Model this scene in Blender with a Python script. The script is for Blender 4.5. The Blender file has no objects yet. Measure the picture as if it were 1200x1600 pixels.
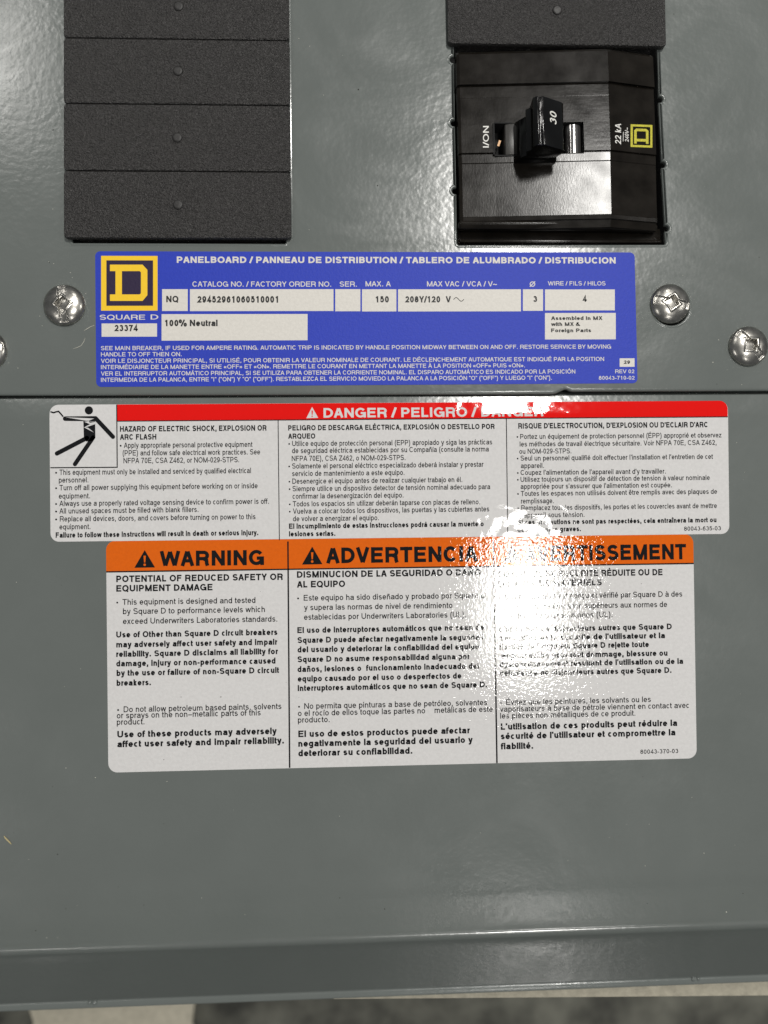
import bpy, bmesh, math, random
from mathutils import Vector, Matrix, Euler
random.seed(7)
MM = 0.001
sc = bpy.context.scene
col = sc.collection

# ------------------------------------------------------------------ camera
F, CX, CY, DIST = 1202.0, 600.0, 800.0, 293.0
PITCH, YAW, ROLL = math.radians(1.774), math.radians(-2.415), math.radians(-0.703)
ROT = Matrix.Rotation(ROLL, 3, 'Z') @ Matrix.Rotation(PITCH, 3, 'X') @ Matrix.Rotation(YAW, 3, 'Y')
cd = bpy.data.cameras.new('camera'); cam = bpy.data.objects.new('camera', cd); col.objects.link(cam)
cam.matrix_world = Matrix.Translation((0, 0, DIST * MM)) @ ROT.to_4x4()
cd.sensor_fit = 'VERTICAL'; cd.sensor_height = 36; cd.lens = 36 * F / 1600
cd.clip_start = 0.01; cd.clip_end = 20
cd.dof.use_dof = True; cd.dof.focus_distance = (DIST - 1) * MM; cd.dof.aperture_fstop = 5.6
sc.camera = cam

def ray(px, py):
    return ROT @ Vector(((px - CX) / F, -(py - CY) / F, -1.0))
def at(px, py, z=0.0):
    """where the point of the photograph lies on the level z (mm)"""
    d = ray(px, py); t = -(DIST - z) / d.z
    return Vector((d.x * t, d.y * t, z))
def atf(px, py, zf):
    p = at(px, py, 0)
    for _ in range(6): p = at(px, py, zf(p.x, p.y))
    return p

# ------------------------------------------------------------------ light
w = bpy.data.worlds.new('World'); sc.world = w; w.use_nodes = True
bg = w.node_tree.nodes['Background']; bg.inputs[0].default_value = (0.93, 0.97, 1.0, 1); bg.inputs[1].default_value = 0.20
def troffer(px, py, H, wx, wy, L, colr=(1, .975, .93)):
    """ceiling lamp whose mirror image in the panel stands at (px,py)"""
    d = ray(px, py); t = -DIST / d.z; p = d * t
    t2 = H / abs(d.z)
    loc = Vector((p.x + d.x * t2, p.y + d.y * t2, H))
    ld = bpy.data.lights.new('ceiling_lamp', 'AREA'); ld.shape = 'RECTANGLE'
    ld.size = wx; ld.size_y = wy; ld.energy = L * math.pi * wx * wy; ld.color = colr
    o = bpy.data.objects.new('ceiling_lamp', ld); col.objects.link(o); o.location = loc * MM
    return o
HL = 2500.0
troffer(820, 928, HL, 0.19, 0.50, 62)
troffer(812, 325, HL, 0.22, 0.52, 230)
troffer(800, 1560, HL, 0.25, 0.42, 25)
troffer(860, -330, HL, 0.25, 0.62, 25)
troffer(-20, 60, HL, 0.25, 0.62, 28)
troffer(-30, -560, HL, 0.25, 0.62, 22)
troffer(-330, 1300, HL, 0.25, 0.5, 30)
troffer(1700, 600, HL, 0.25, 0.62, 45)
sc.view_settings.view_transform = 'Standard'; sc.view_settings.look = 'None'
sc.view_settings.exposure = -0.66; sc.view_settings.gamma = 1.0
sc.cycles.use_denoising = True; sc.cycles.blur_glossy = 0.05
sc.cycles.max_bounces = 6; sc.cycles.glossy_bounces = 4; sc.cycles.diffuse_bounces = 3
sc.cycles.sample_clamp_indirect = 4.0

# ------------------------------------------------------------------ materials
def mat(name, base, rough=.4, metal=0., bumps=(), var=0., vscale=40., coat=0., coat_rough=.05, spec=.5, aniso=None, rvar=0.):
    m = bpy.data.materials.new(name); m.use_nodes = True; nt = m.node_tree
    b = nt.nodes['Principled BSDF']
    b.inputs['Base Color'].default_value = (*base, 1); b.inputs['Roughness'].default_value = rough
    b.inputs['Metallic'].default_value = metal; b.inputs['Specular IOR Level'].default_value = spec
    b.inputs['Coat Weight'].default_value = coat; b.inputs['Coat Roughness'].default_value = coat_rough
    geo = nt.nodes.new('ShaderNodeNewGeometry')
    def noise(scale, detail=2, stretch=None, rough_=.5):
        n = nt.nodes.new('ShaderNodeTexNoise'); n.inputs['Scale'].default_value = scale; n.inputs['Detail'].default_value = detail
        n.inputs['Roughness'].default_value = rough_
        if stretch:
            mp = nt.nodes.new('ShaderNodeMapping'); mp.inputs['Scale'].default_value = stretch
            nt.links.new(geo.outputs['Position'], mp.inputs[0]); nt.links.new(mp.outputs[0], n.inputs['Vector'])
        else: nt.links.new(geo.outputs['Position'], n.inputs['Vector'])
        return n
    prev = None
    for bp in bumps:
        scale, dist = bp[0], bp[1]; st = bp[2] if len(bp) > 2 else None; det = bp[3] if len(bp) > 3 else 1.5
        n = noise(scale, det, st); k = nt.nodes.new('ShaderNodeBump')
        k.inputs['Strength'].default_value = 1; k.inputs['Distance'].default_value = dist * MM
        nt.links.new(n.outputs['Fac'], k.inputs['Height'])
        if prev: nt.links.new(prev.outputs[0], k.inputs['Normal'])
        prev = k
    if prev:
        nt.links.new(prev.outputs[0], b.inputs['Normal']); nt.links.new(prev.outputs[0], b.inputs['Coat Normal'])
    if var:
        n = noise(vscale, 4, None, .6); mx = nt.nodes.new('ShaderNodeMix'); mx.data_type = 'RGBA'
        mr = nt.nodes.new('ShaderNodeMapRange'); mr.inputs[1].default_value = .3; mr.inputs[2].default_value = .7
        nt.links.new(n.outputs['Fac'], mr.inputs[0]); nt.links.new(mr.outputs[0], mx.inputs[0])
        mx.inputs[6].default_value = (*[c * (1 - var) for c in base], 1); mx.inputs[7].default_value = (*[min(1, c * (1 + var)) for c in base], 1)
        nt.links.new(mx.outputs[2], b.inputs['Base Color'])
    if rvar:
        n = noise(120, 3, aniso); mr = nt.nodes.new('ShaderNodeMapRange')
        mr.inputs[3].default_value = max(.02, rough - rvar); mr.inputs[4].default_value = rough + rvar
        nt.links.new(n.outputs['Fac'], mr.inputs[0]); nt.links.new(mr.outputs[0], b.inputs['Roughness'])
    return m
PAINT = mat('grey_paint', (.134, .148, .141), .215, bumps=((430, .050), (110, .025)), var=.03, vscale=30, rvar=.05)
FILL = mat('filler_plastic', (.044, .042, .041), .40, bumps=((1500, 1.5, None, 2),), var=.35, vscale=1400)
NUB = mat('nub_plastic', (.015, .014, .0135), .5, bumps=((900, .1),), var=.2, vscale=900)
HOUSE = mat('breaker_plastic', (.0115, .0098, .008), .20, bumps=((420, .011, (.5, 2.2, 1)), (900, .012, (2.0, .8, 1)), (140, .02)), var=.35, vscale=120, rvar=.09, spec=.20)
HAND = mat('handle_plastic', (.003, .003, .003), .14, bumps=((900, .008),), var=.2, vscale=200)
GLOSS = mat('gloss_plastic', (.35, .34, .33), .16, metal=.9)
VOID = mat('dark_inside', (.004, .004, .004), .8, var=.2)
ZINC = mat('zinc_plate', (.47, .455, .42), .27, metal=1, bumps=((700, .03), (200, .07)), var=.25, vscale=400, rvar=.1)
PEEL_W = ((800, .043, None, 1), (1900, .020, None, 0))
PEEL_D = ((230, .10, None, .5), (70, .14), (1300, .004))
PEEL_B = ((800, .05), (1600, .03))
def inkset(suffix, bumps, rough, spec=.5):
    c = dict(white=(.67, .66, .655), black=(.007, .007, .008), red=(.76, .005, .003), orange=(.72, .125, .004), blue=(.025, .050, .45),
             yellow=(.90, .58, .03), navy=(.028, .018, .05), cream=(.68, .655, .61), grey=(.03, .03, .03))
    return {k: mat(k + '_print_' + suffix, v, rough, bumps=bumps, var=.05 if k in('white','cream','orange','blue') else .02, vscale=900, spec=spec) for k, v in c.items()}
def smudge(m, base):
    nt = m.node_tree; b = nt.nodes['Principled BSDF']; geo = nt.nodes.new('ShaderNodeNewGeometry')
    n = nt.nodes.new('ShaderNodeTexNoise'); n.inputs['Scale'].default_value = 22; n.inputs['Detail'].default_value = 6; n.inputs['Roughness'].default_value = .62; n.inputs['Distortion'].default_value = 1.2
    nt.links.new(geo.outputs['Position'], n.inputs['Vector'])
    mr = nt.nodes.new('ShaderNodeMapRange'); mr.inputs[1].default_value = .35; mr.inputs[2].default_value = .72
    mr.inputs[3].default_value = base - .035; mr.inputs[4].default_value = base + .10
    nt.links.new(n.outputs['Fac'], mr.inputs[0]); nt.links.new(mr.outputs[0], b.inputs['Roughness'])
smudge(PAINT, .175)
IW = inkset('warning', PEEL_W, .035, .65); ID = inkset('danger', PEEL_D, .045, .7); IB = inkset('rating', PEEL_B, .5, .2)
WPR = mat('white_marking', (.75, .74, .70), .5, var=.08, vscale=2500)
YPR = mat('yellow_marking', (.50, .46, .03), .5, var=.25, vscale=1500)
COPPER = mat('copper', (.45, .29, .17), .55, metal=.6, var=.2)
FLOOR = mat('floor_concrete', (.085, .085, .07), .7, var=.8, vscale=24, bumps=((60, .5),))
BOARD = mat('board', (.42, .39, .31), .6, var=.16, vscale=260, bumps=((400, .3),))
DUST = mat('dust', (.62, .60, .52), .7, var=.1); GRIT = mat('grit', (.02, .018, .015), .7, var=.1)
FIBRE = mat('straw_fibre', (.45, .38, .20), .6, var=.1)

# ------------------------------------------------------------------ helpers
def empty(name, label, cat, loc, group=None):
    o = bpy.data.objects.new(name, None); col.objects.link(o); o.location = Vector(loc) * MM
    o['label'] = label; o['category'] = cat; o.empty_display_size = .01
    if group: o['group'] = group
    return o
def mesh(name, vs, fs, m, parent=None, smooth=False, bevel=0, seg=2, weld=False):
    me = bpy.data.meshes.new(name); off = parent_off(parent)
    me.from_pydata([(Vector(v) * MM - off)[:] for v in vs], [], fs); me.materials.append(m)
    if weld or bevel or smooth:
        bm = bmesh.new(); bm.from_mesh(me)
        if weld: bmesh.ops.remove_doubles(bm, verts=bm.verts, dist=1e-6)
        bmesh.ops.recalc_face_normals(bm, faces=bm.faces)
        if bevel:
            es = [e for e in bm.edges if len(e.link_faces) == 2 and e.calc_face_angle(0) > .3]
            bmesh.ops.bevel(bm, geom=es, offset=bevel * MM, segments=seg, profile=.5, affect='EDGES', clamp_overlap=True)
        if smooth or bevel:
            for f in bm.faces: f.smooth = True
        bm.to_mesh(me); bm.free()
        if smooth or bevel: me.set_sharp_from_angle(angle=math.radians(35))
    me.update()
    o = bpy.data.objects.new(name, me); col.objects.link(o)
    if parent: o.parent = parent
    return o
def parent_off(p):
    v = Vector((0, 0, 0))
    while p: v += p.location; p = p.parent
    return v
def tag(o, label=None, cat=None, group=None, kind=None):
    for k, v in (('label', label), ('category', cat), ('group', group), ('kind', kind)):
        if v: o[k] = v
    return o
def loft(rings, cap=True):
    """rings: lists of equal length of points -> verts, faces"""
    n = len(rings[0]); vs = [p for r in rings for p in r]; fs = []
    for i in range(len(rings) - 1):
        for k in range(n): fs.append((i*n+k, i*n+(k+1) % n, (i+1)*n+(k+1) % n, (i+1)*n+k))
    if cap: fs.append(tuple(range(n))[::-1]); fs.append(tuple((len(rings)-1)*n+k for k in range(n)))
    return vs, fs
def box(x0, y0, z0, x1, y1, z1):
    return loft([[(x0,y0,z),(x1,y0,z),(x1,y1,z),(x0,y1,z)] for z in (z0, z1)])

# ------------------------------------------------------------------ plates
ZL = -1.0                              # level of the lower plate
def slope(y):
    if y < 45.0: return 0
    if y < 46.8: return .092 * (y - 45.0) / 1.8
    if y > 53.45: return 1.6
    return .092 + .010 * (y - 46.8)
def _int(y):
    z, t = 0., 45.
    while t < y: z -= slope(t + .05) * .1; t += .1
    return z
_TAB = [_int(45 + .1 * i) for i in range(0, 200)]
def surf(x, y):
    if y <= 45: return ZL
    u = (y - 45) / .1; i = min(198, int(u)); return ZL + _TAB[i] + (_TAB[i+1] - _TAB[i]) * (u - i)
def surf0(x, y): return 0.0

def inset_loop(pts, d, ccw_out):
    """mitred inset of a closed loop towards the sheet metal"""
    A2 = sum(p[0]*q[1] - q[0]*p[1] for p, q in zip(pts, pts[1:] + pts[:1])); sg = 1 if (A2 > 0) == ccw_out else -1
    out = []; n = len(pts)
    for i in range(n):
        p0, p1, p2 = pts[i-1], pts[i], pts[(i+1) % n]
        def nrm(a, b): L = math.hypot(b[0]-a[0], b[1]-a[1]) or 1; return (-(b[1]-a[1])/L*sg, (b[0]-a[0])/L*sg)
        a, b = nrm(p0, p1), nrm(p1, p2); m = (a[0]+b[0], a[1]+b[1]); L = math.hypot(*m) or 1; m = (m[0]/L, m[1]/L)
        k = d * min(1.6, 1 / max(.2, m[0]*a[0] + m[1]*a[1])); out.append((p1[0] + m[0]*k, p1[1] + m[1]*k))
    return out
def sheet_plate(name, outline, holes, z_top, thick, bw, bev, m, parent):
    bm = bmesh.new(); off = parent_off(parent); top = []
    for li, pts in enumerate([outline] + holes):
        q = [pts[0]]
        for p in pts[1:]:
            if math.hypot(p[0]-q[-1][0], p[1]-q[-1][1]) > .02: q.append(p)
        if math.hypot(q[0][0]-q[-1][0], q[0][1]-q[-1][1]) < .02: q.pop()
        rings = [(0, -thick), (0, -bev)] + [((bw if li else 1.3)*(1-math.cos(t)), -bev*(1-math.sin(t))) for t in [math.pi/2*k/5 for k in range(1, 6)]]
        if li:      # the coating gathers into a fat edge round every opening
            rings = [(0, -thick), (0, -.5), (.06, -.26), (.2, -.06), (.4, .12), (.6, .19), (.8, .16), (1.0, .07), (1.25, 0)]
        prev = None
        for d, z in rings:
            L = inset_loop(q, d, li == 0) if d else q
            cur = [bm.verts.new((p[0]*MM - off.x, p[1]*MM - off.y, (z_top + z)*MM - off.z)) for p in L]
            if prev:
                for k in range(len(cur)):
                    f = bm.faces.new((prev[k], prev[(k+1) % len(cur)], cur[(k+1) % len(cur)], cur[k])); f.smooth = True
            prev = cur
        for k in range(len(prev)): top.append(bm.edges.get((prev[k], prev[(k+1) % len(prev)])))
    bmesh.ops.triangle_fill(bm, edges=top, use_beauty=True, use_dissolve=False)
    bmesh.ops.recalc_face_normals(bm, faces=bm.faces)
    me = bpy.data.meshes.new(name); bm.to_mesh(me); bm.free(); me.materials.append(m)
    o = bpy.data.objects.new(name, me); col.objects.link(o); o.parent = parent
    return o
def circ(c, r, n=40): return [(c[0] + r * math.cos(-2*math.pi*k/n), c[1] + r * math.sin(-2*math.pi*k/n)) for k in range(n)]
def arcpts(c, r, a0, a1, n):
    return [(c[0] + r * math.cos(math.radians(a0 + (a1-a0)*k/n)), c[1] + r * math.sin(math.radians(a0 + (a1-a0)*k/n))) for k in range(n+1)]

trim = empty('upper_cover_plate', 'upper grey painted steel cover plate with two breaker openings and notched edges', 'cover plate', (0, 60, 0))
SE = [at(-40, 617.8), at(300, 617.2), at(700, 616), at(864, 615.4), at(869, 614.4), at(876, 611.2), at(882, 608.6), at(886, 608.2), at(890, 610.6), at(895, 611.6), at(1240, 610.2)]
outline = [(-175, 260), (-175, SE[0].y)] + [(p.x, p.y) for p in SE[:]] + [(185, SE[-1].y), (185, 260)]
# opening for the left fillers
a, b, c_, d_ = at(113, 379.3), at(446.5, 380.5), at(446, 366), at(113, 366)
holeL = [(a.x, 230), (at(108,300).x, 230), (at(108,300).x, d_.y), (a.x, d_.y), (a.x, a.y + .4), (a.x + .4, a.y)] + \
        [(b.x - .4, b.y), (b.x, b.y + .4), (b.x, c_.y), (at(452,300).x, c_.y), (at(452,300).x, 230)]
holeL = holeL[1:]
# opening for the breaker, with little round notches in its sides
nr = 1.25
def notch(p, side):
    # walking order handled by the caller: left side goes down, right side goes up
    if side == 'L':
        cx = p.x - .35; dx = .35; a0 = math.degrees(math.acos(dx / nr))
        return arcpts((cx, p.y), nr, a0, 360 - a0, 14)
    cx = p.x + .35; a0 = math.degrees(math.acos(.35 / nr))
    return arcpts((cx, p.y), nr, 180 + a0, 540 - a0, 14)
holeR = [(at(709, 60).x, 230)]
for q in ((709.5, 93), (710.8, 192), (713, 298)): holeR += notch(at(*q), 'L')
p = at(714.5, 382.5); holeR += [(p.x, p.y + .8)] + arcpts((p.x + .8, p.y + .8), .8, 180, 270, 5)
p = at(1040, 382); holeR += arcpts((p.x - .8, p.y + .8), .8, 270, 360, 5)
for q in ((1039, 356.5), (1034, 257), (1029.5, 155)): holeR += notch(at(*q), 'R')
holeR += [(at(1026, 78).x, 230)]
screw_holes = []
for (px, py) in ((1048.5, 480.0),): screw_holes.append(circ(at(px, py), 7.1))
sheet_plate('plate', outline, [holeL, holeR] + screw_holes, 0, 1.5, .8, .65, PAINT, trim)

# lower plate: one bent sheet -- rolled top edge, flat field, fillet, upturned flange, sheet edge
YW = (at(0, 1490, ZL).y + at(1200, 1446, ZL).y) / 2
def solve_h(px, py):
    lo, hi = 0., 80.
    for _ in range(40):
        m_ = (lo + hi) / 2
        if at(px, py, m_).y < YW: lo = m_
        else: hi = m_
    return lo
HW = (solve_h(0, 1567) + solve_h(1200, 1526)) / 2
prof = [(59.0, surf(0, 59.0))]
y = 58.
while y > 44.5: prof.append((y, surf(0, y))); y -= .2 if y < 54.5 else .5
fr = 2.4
prof += [(YW + fr + 3, ZL)] + [(YW + fr - fr * math.sin(t), ZL + fr - fr * math.cos(t)) for t in [math.pi/2 * k/8 for k in range(9)]]
th = 2.5
prof += [(YW, HW - .7)] + [(YW - .6 + .6 * math.cos(t), HW - .6 + .6 * math.sin(t)) for t in [math.pi/2*k/4 for k in range(5)]]
prof += [(YW - th + .6 + .6 * math.cos(t), HW - .6 + .6 * math.sin(t)) for t in [math.pi/2 + math.pi/2*k/4 for k in range(5)]]
prof += [(YW - th, -30)]
lower = empty('lower_cover_plate', 'lower grey painted steel cover plate with upturned bottom flange, below the seam', 'cover plate', (0, -50, ZL))
xs = [-190 + 380 * i / 8 for i in range(9)]
n = len(prof); vs = [(x, p[0], p[1]) for x in xs for p in prof]
fs = [(i*n+k, (i+1)*n+k, (i+1)*n+k+1, i*n+k+1) for i in range(8) for k in range(n-1)]
mesh('sheet', vs, fs, PAINT, lower, smooth=True)
for (px, py, s) in ((140, 1567.5, 1.0), (148, 1567, 1.2), (1083, 1526.5, 1.0), (1091, 1526.5, .9)):
    p = at(px, py, HW); bm = bmesh.new(); bmesh.ops.create_icosphere(bm, subdivisions=2, radius=.75 * s * MM)
    me = bpy.data.meshes.new('paint_blob'); bm.to_mesh(me); bm.free(); me.materials.append(PAINT)  # small paint blob added to stand for a nick in the sheet edge
    for f in me.polygons: f.use_smooth = True
    o = bpy.data.objects.new('paint_blob', me); col.objects.link(o); o.parent = lower; o.location = Vector((p.x, YW - .5, HW - .2)) * MM - parent_off(lower)
# darkness of the enclosure below the openings
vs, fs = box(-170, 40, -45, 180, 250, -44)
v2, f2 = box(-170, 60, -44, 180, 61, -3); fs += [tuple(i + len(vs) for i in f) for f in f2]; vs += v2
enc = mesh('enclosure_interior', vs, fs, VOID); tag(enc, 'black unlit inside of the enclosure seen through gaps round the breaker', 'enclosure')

# ------------------------------------------------------------------ blank fillers
def rrect(x0, y0, x1, y1, r, z, n=5):
    out = []
    for (cx, cy, a0) in ((x1-r, y1-r, 0), (x0+r, y1-r, 90), (x0+r, y0+r, 180), (x1-r, y0+r, 270)):
        out += [(cx + r*math.cos(math.radians(a0+90*k/n)), cy + r*math.sin(math.radians(a0+90*k/n)), z) for k in range(n+1)]
    return out
ZF = 2.6
def make_filler(label, x0, y0, x1, y1, nub, grp, deep=False):
    t = empty('blank_filler', label, 'filler plate', ((x0+x1)/2, (y0+y1)/2, 0.02), grp)
    rings = [rrect(x0+.15, y0+.15, x1-.15, y1-.15, 1.3, .03), rrect(x0, y0, x1, y1, 1.4, .3), rrect(x0, y0, x1, y1, 1.4, ZF-.55),
             rrect(x0+.12, y0+.12, x1-.12, y1-.12, 1.3, ZF-.2), rrect(x0+.35, y0+.35, x1-.35, y1-.35, 1.2, ZF-.06), rrect(x0+.8, y0+.8, x1-.8, y1-.8, 1.0, ZF)]
    vs, fs = loft(rings); mesh('faceplate', vs, fs, FILL, t, smooth=True)
    cx, cy = nub; r = 1.75; rings = []
    for (rr, z) in ((r+.45, ZF-.1), (r+.12, ZF-.05), (r+.05, ZF+.3), (r-.25, ZF+.52), (r-.6, ZF+.55)):
        rings.append([(cx+rr*math.cos(2*math.pi*k/24), cy+rr*math.sin(2*math.pi*k/24), z) for k in range(24)])
    vs, fs = loft(rings); mesh('nub', vs, fs, NUB, t, smooth=True)
    vs, fs = box(x0+4.5, y0+.6, -9, x1-4.5, y1-.6, .02); mesh('clip_body', vs, fs, FILL, t)
    return t
edges = [(-50, -55), (59.5, 62), (161.5, 164.5), (266, 268.5), (371, 371.5)]
xl = at(99, 250, ZF).x; xr = at(453.8, 250, ZF).x
nub_px = [(279, 10), (278, 111), (277, 215), (278, 320)]
pos = ['cut off by the top of the photo', 'second from the top', 'third from the top', 'bottom one, above a black gap']
for i in range(4):
    yt = at(278, edges[i][0] + 1.2 if i else -45, ZF).y - .18; yb = at(278, edges[i+1][0] + 1.2, ZF).y + .18
    nb = at(*nub_px[i], ZF)
    make_filler('textured black blank filler in left stack, ' + pos[i], xl, yb, xr, yt, (nb.x, nb.y), 'textured black blank fillers')
nb = at(870.5, 16, ZF)
make_filler('textured black plastic blank filler directly above the breaker with the toggle', at(699.5, 30, ZF).x, at(870, 69.5, ZF).y, at(1040.5, 30, ZF).x, at(870, -35, ZF).y, (nb.x, nb.y), 'textured black blank fillers')

# ------------------------------------------------------------------ lettering
JOBS = []
def T(part, s, x0, x1, y, cap, m, zf, u, bold=0, y1=None, shear=0, vertical=False):
    JOBS.append((part, s, x0, x1, y, cap, m, zf, u, bold, y1, shear, vertical))
# ---- a plain grotesque drawn as strokes: every glyph is a few centre lines of half width h (cap height 1)
ADV = dict(zip('ABCDEFGHIJKLMNOPQRSTUVWXYZ', (.90,.93,1.0,1.0,.92,.85,1.08,1.0,.39,.70,.93,.78,1.16,1.0,1.08,.92,1.08,1.0,.92,.85,1.0,.90,1.30,.90,.90,.85)))
ADV.update(dict(zip('abcdefghijklmnopqrstuvwxyz', (.77,.77,.70,.77,.77,.39,.77,.77,.31,.31,.70,.31,1.16,.77,.77,.77,.77,.47,.70,.39,.77,.69,1.0,.69,.69,.69))))
ADV.update({c: .777 for c in '0123456789'}); ADV.update({' ': .388, '.': .388, ',': .388, ':': .388, '-': .465, '–': .777, '(': .465, ')': .465, '/': .39, '%': 1.24, '&': .93, "'": .27, '«': .74, '»': .74, '“': .47, '”': .47, '~': .80, 'Ø': 1.08})
ACC = {'á': ('a', 1), 'é': ('e', 1), 'í': ('i', 1), 'ó': ('o', 1), 'ú': ('u', 1), 'É': ('E', 1), 'Á': ('A', 1), 'Ó': ('O', 1), 'Í': ('I', 1), 'Ñ': ('N', 3), 'ñ': ('n', 3), 'à': ('a', 2), 'è': ('e', 2), 'À': ('A', 2), 'ê': ('e', 4), 'î': ('i', 4), 'ç': ('c', 5)}
def glyph(c, h):
    acc = 0
    if c in ACC: c, acc = ACC[c]
    W = ADV.get(c, .7); B, X, C, D = h, .735 - h, 1 - h, -.28 + h
    L, R = .085 + h, W - .075 - h; Lo, Ro = .055 + h, W - .055 - h; M = W / 2; S = []
    def A(cx, cy, rx, ry, a0, a1, n=None):
        n = n or max(3, int(abs(a1 - a0) / 20))
        return [(cx + rx*math.cos(math.radians(a0 + (a1-a0)*k/n)), cy + ry*math.sin(math.radians(a0 + (a1-a0)*k/n))) for k in range(n+1)]
    def s(*p): S.append(list(p))
    def o(cx, cy, rx, ry): q = A(cx, cy, rx, ry, 0, 360, 20); S.append(q[:-1] + ['z'])
    Hc, Hx = .5, .3675
    if c == 'A': e = .02 + h*.9; s((e, 0), (M-.02, 1-h*.3)); s((W-e, 0), (M+.02, 1-h*.3)); s((W*.25, .34), (W*.75, .34))
    elif c == 'B':
        s((L, 0), (L, 1)); r1, r2 = (C-.53)/2, (.53-B)/2
        s((L, C), *A(R-.03-r1, C-r1, r1, r1, 90, -90), (L, .53)); s((L, .53), *A(R-r2, .53-r2, r2, r2, 90, -90), (L, B))
    elif c == 'C': s(*A(M, .5, M-Lo, .5-h+.012, 38, 322, 18))
    elif c == 'D': s((L, 0), (L, 1)); s((L, C), (M-.05, C), *A(M-.05, .5, R-M+.05+.02, .5-h, 80, -80, 10), (M-.05, B), (L, B))
    elif c in 'EF':
        s((L, 0), (L, 1)); s((L, C), (R+h, C)); s((L, .52), (R+h-.06, .52))
        if c == 'E': s((L, B), (R+h, B))
    elif c == 'G': s(*A(M, .5, M-Lo, .5-h+.012, 38, 335, 18), (Ro-.0, .45)); s((M+.02, .46), (Ro+h, .46)); s((Ro, .46), (Ro, 0))
    elif c == 'H': s((L, 0), (L, 1)); s((R, 0), (R, 1)); s((L, .52), (R, .52))
    elif c == 'I': s((M, 0), (M, 1))
    elif c == 'J': s((R, 1), (R, .28), *A((R+.05+h)/2, .28, (R-.05-h)/2, .28-h, 0, -180, 9))
    elif c == 'K': s((L, 0), (L, 1)); s((L, .36), (R, .99)); s((L+(R-L)*.32, .55), (R+h*.2, 0))
    elif c == 'L': s((L, 1), (L, 0)); s((L, B), (R+h, B))
    elif c == 'M': s((L, 0), (L, 1)); s((R, 0), (R, 1)); s((L, .97), (M, .02)); s((R, .97), (M, .02))
    elif c == 'N': s((L, 0), (L, 1)); s((R, 0), (R, 1)); s((L, .96), (R, .04))
    elif c in 'OQØ':
        o(M, .5, M-Lo, .5-h+.012)
        if c == 'Q': s((M+.08, .26), (Ro+.03, -.03))
        if c == 'Ø': s((Lo-.06, -.02), (Ro+.06, 1.02))
    elif c in 'PR':
        s((L, 0), (L, 1)); yb = .43 if c == 'P' else .47; r = (C-yb)/2
        s((L, C), *A(R-r, C-r, r, r, 90, -90), (L, yb))
        if c == 'R': s((R-r-.05, yb), (R-.05, yb-.10), (R-.03, .14), (R+.02, 0))
    elif c == 'S': s(*A(M, .5+(C-.5)/2+.005, M-Lo-.02, (C-.5)/2+.005, 20, 235, 11), *A(M, B+(.5-B)/2, M-Lo, (.5-B)/2+.01, 58, -160, 11))
    elif c == 'T': s((M, 0), (M, 1)); s((.03, C), (W-.03, C))
    elif c == 'U': s((L, 1), (L, .36), *A(M, .36, M-L, .36-h, 180, 360, 10), (R, 1))
    elif c == 'V': s((.02+h*.9, 1), (M-.01, h*.3)); s((W-.02-h*.9, 1), (M+.01, h*.3))
    elif c == 'W': s((.02+h*.8, 1), (W*.27, h*.3)); s((M, 1-h*.4), (W*.28, h*.3)); s((M, 1-h*.4), (W*.72, h*.3)); s((W-.02-h*.8, 1), (W*.73, h*.3))
    elif c == 'X': s((.03+h, 0), (W-.06-h, 1)); s((W-.03-h, 0), (.06+h, 1))
    elif c == 'Y': s((.02+h, 1), (M, .42), (M, 0)); s((W-.02-h, 1), (M, .42))
    elif c == 'Z': s((.06, C), (W-.05-h, C), (.05+h, B), (W-.04, B))
    elif c == 'a':
        s(*A(M-.03, X-.17, M-Lo-.03, .17, 165, 60, 6), *A(Ro-.14, X-.15, .14-.01, .15, 70, 0, 4), (Ro-.01, .12), (Ro+.02, 0))
        s((Ro-.01, .44), (M+.02, .40), (Lo+.08, .36), (Lo, .24), (Lo+.0, .17), (Lo+.08, B+.01), (M-.06, B-.01), (M+.08, B+.04), (Ro-.01, .22))
    elif c in 'bpdq':
        r = M-Lo-.01
        if c in 'bp': s((L, 1 if c == 'b' else -.28), (L, 0 if c == 'b' else .735)); o(M+.02, Hx, r, Hx-h+.01)
        else: s((R, 1 if c == 'd' else -.28), (R, 0 if c == 'd' else .735)); o(M-.02, Hx, r, Hx-h+.01)
    elif c == 'c': s(*A(M, Hx, M-Lo, Hx-h+.01, 42, 318, 15))
    elif c == 'e': s((Lo, Hx-.0), (Ro, Hx-.0), *A(M, Hx, M-Lo, Hx-h+.01, 10, 325, 16))
    elif c == 'f': s((M-.05, 0), (M-.05, C-.10), (M+.0, C-.02), (M+.07, C), (W+.01, C)); s((-.01, X-.045), (W-.02, X-.045))
    elif c == 'g':
        o(M-.02, Hx, M-Lo-.01, Hx-h+.01); s((R, .735), (R, -.05), *A(M-.01, -.05, R-M+.01, -.05-D, 0, -155, 8))
    elif c in 'hnmru':
        if c == 'h': s((L, 0), (L, 1))
        elif c != 'u': s((L, 0), (L, .735))
        if c in 'hn': s((L, X-.16), *A(M, X-.22, M-L, .22, 160, 0, 8), (R, 0))
        if c == 'm': r = (M-L)/2; s((L, X-.12), *A(L+r, X-.18, r, .18, 150, 0, 7), (M, 0)); s((M, X-.12), *A(M+r, X-.18, r, .18, 150, 0, 7), (R, 0))
        if c == 'r': s((L, X-.22), (L+.05, X-.07), (L+.14, X), (W-.02, X))
        if c == 'u': s((R, 0), (R, .735)); s((L, .735), (L, .22+h), *A(M, .22+h, M-L, .22, 180, 340, 8))
    elif c in 'ij':
        s((M, .735), (M, 0)) if c == 'i' else s((M, .735), (M, -.14), (M-.04, D), (M-.14, D))
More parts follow.
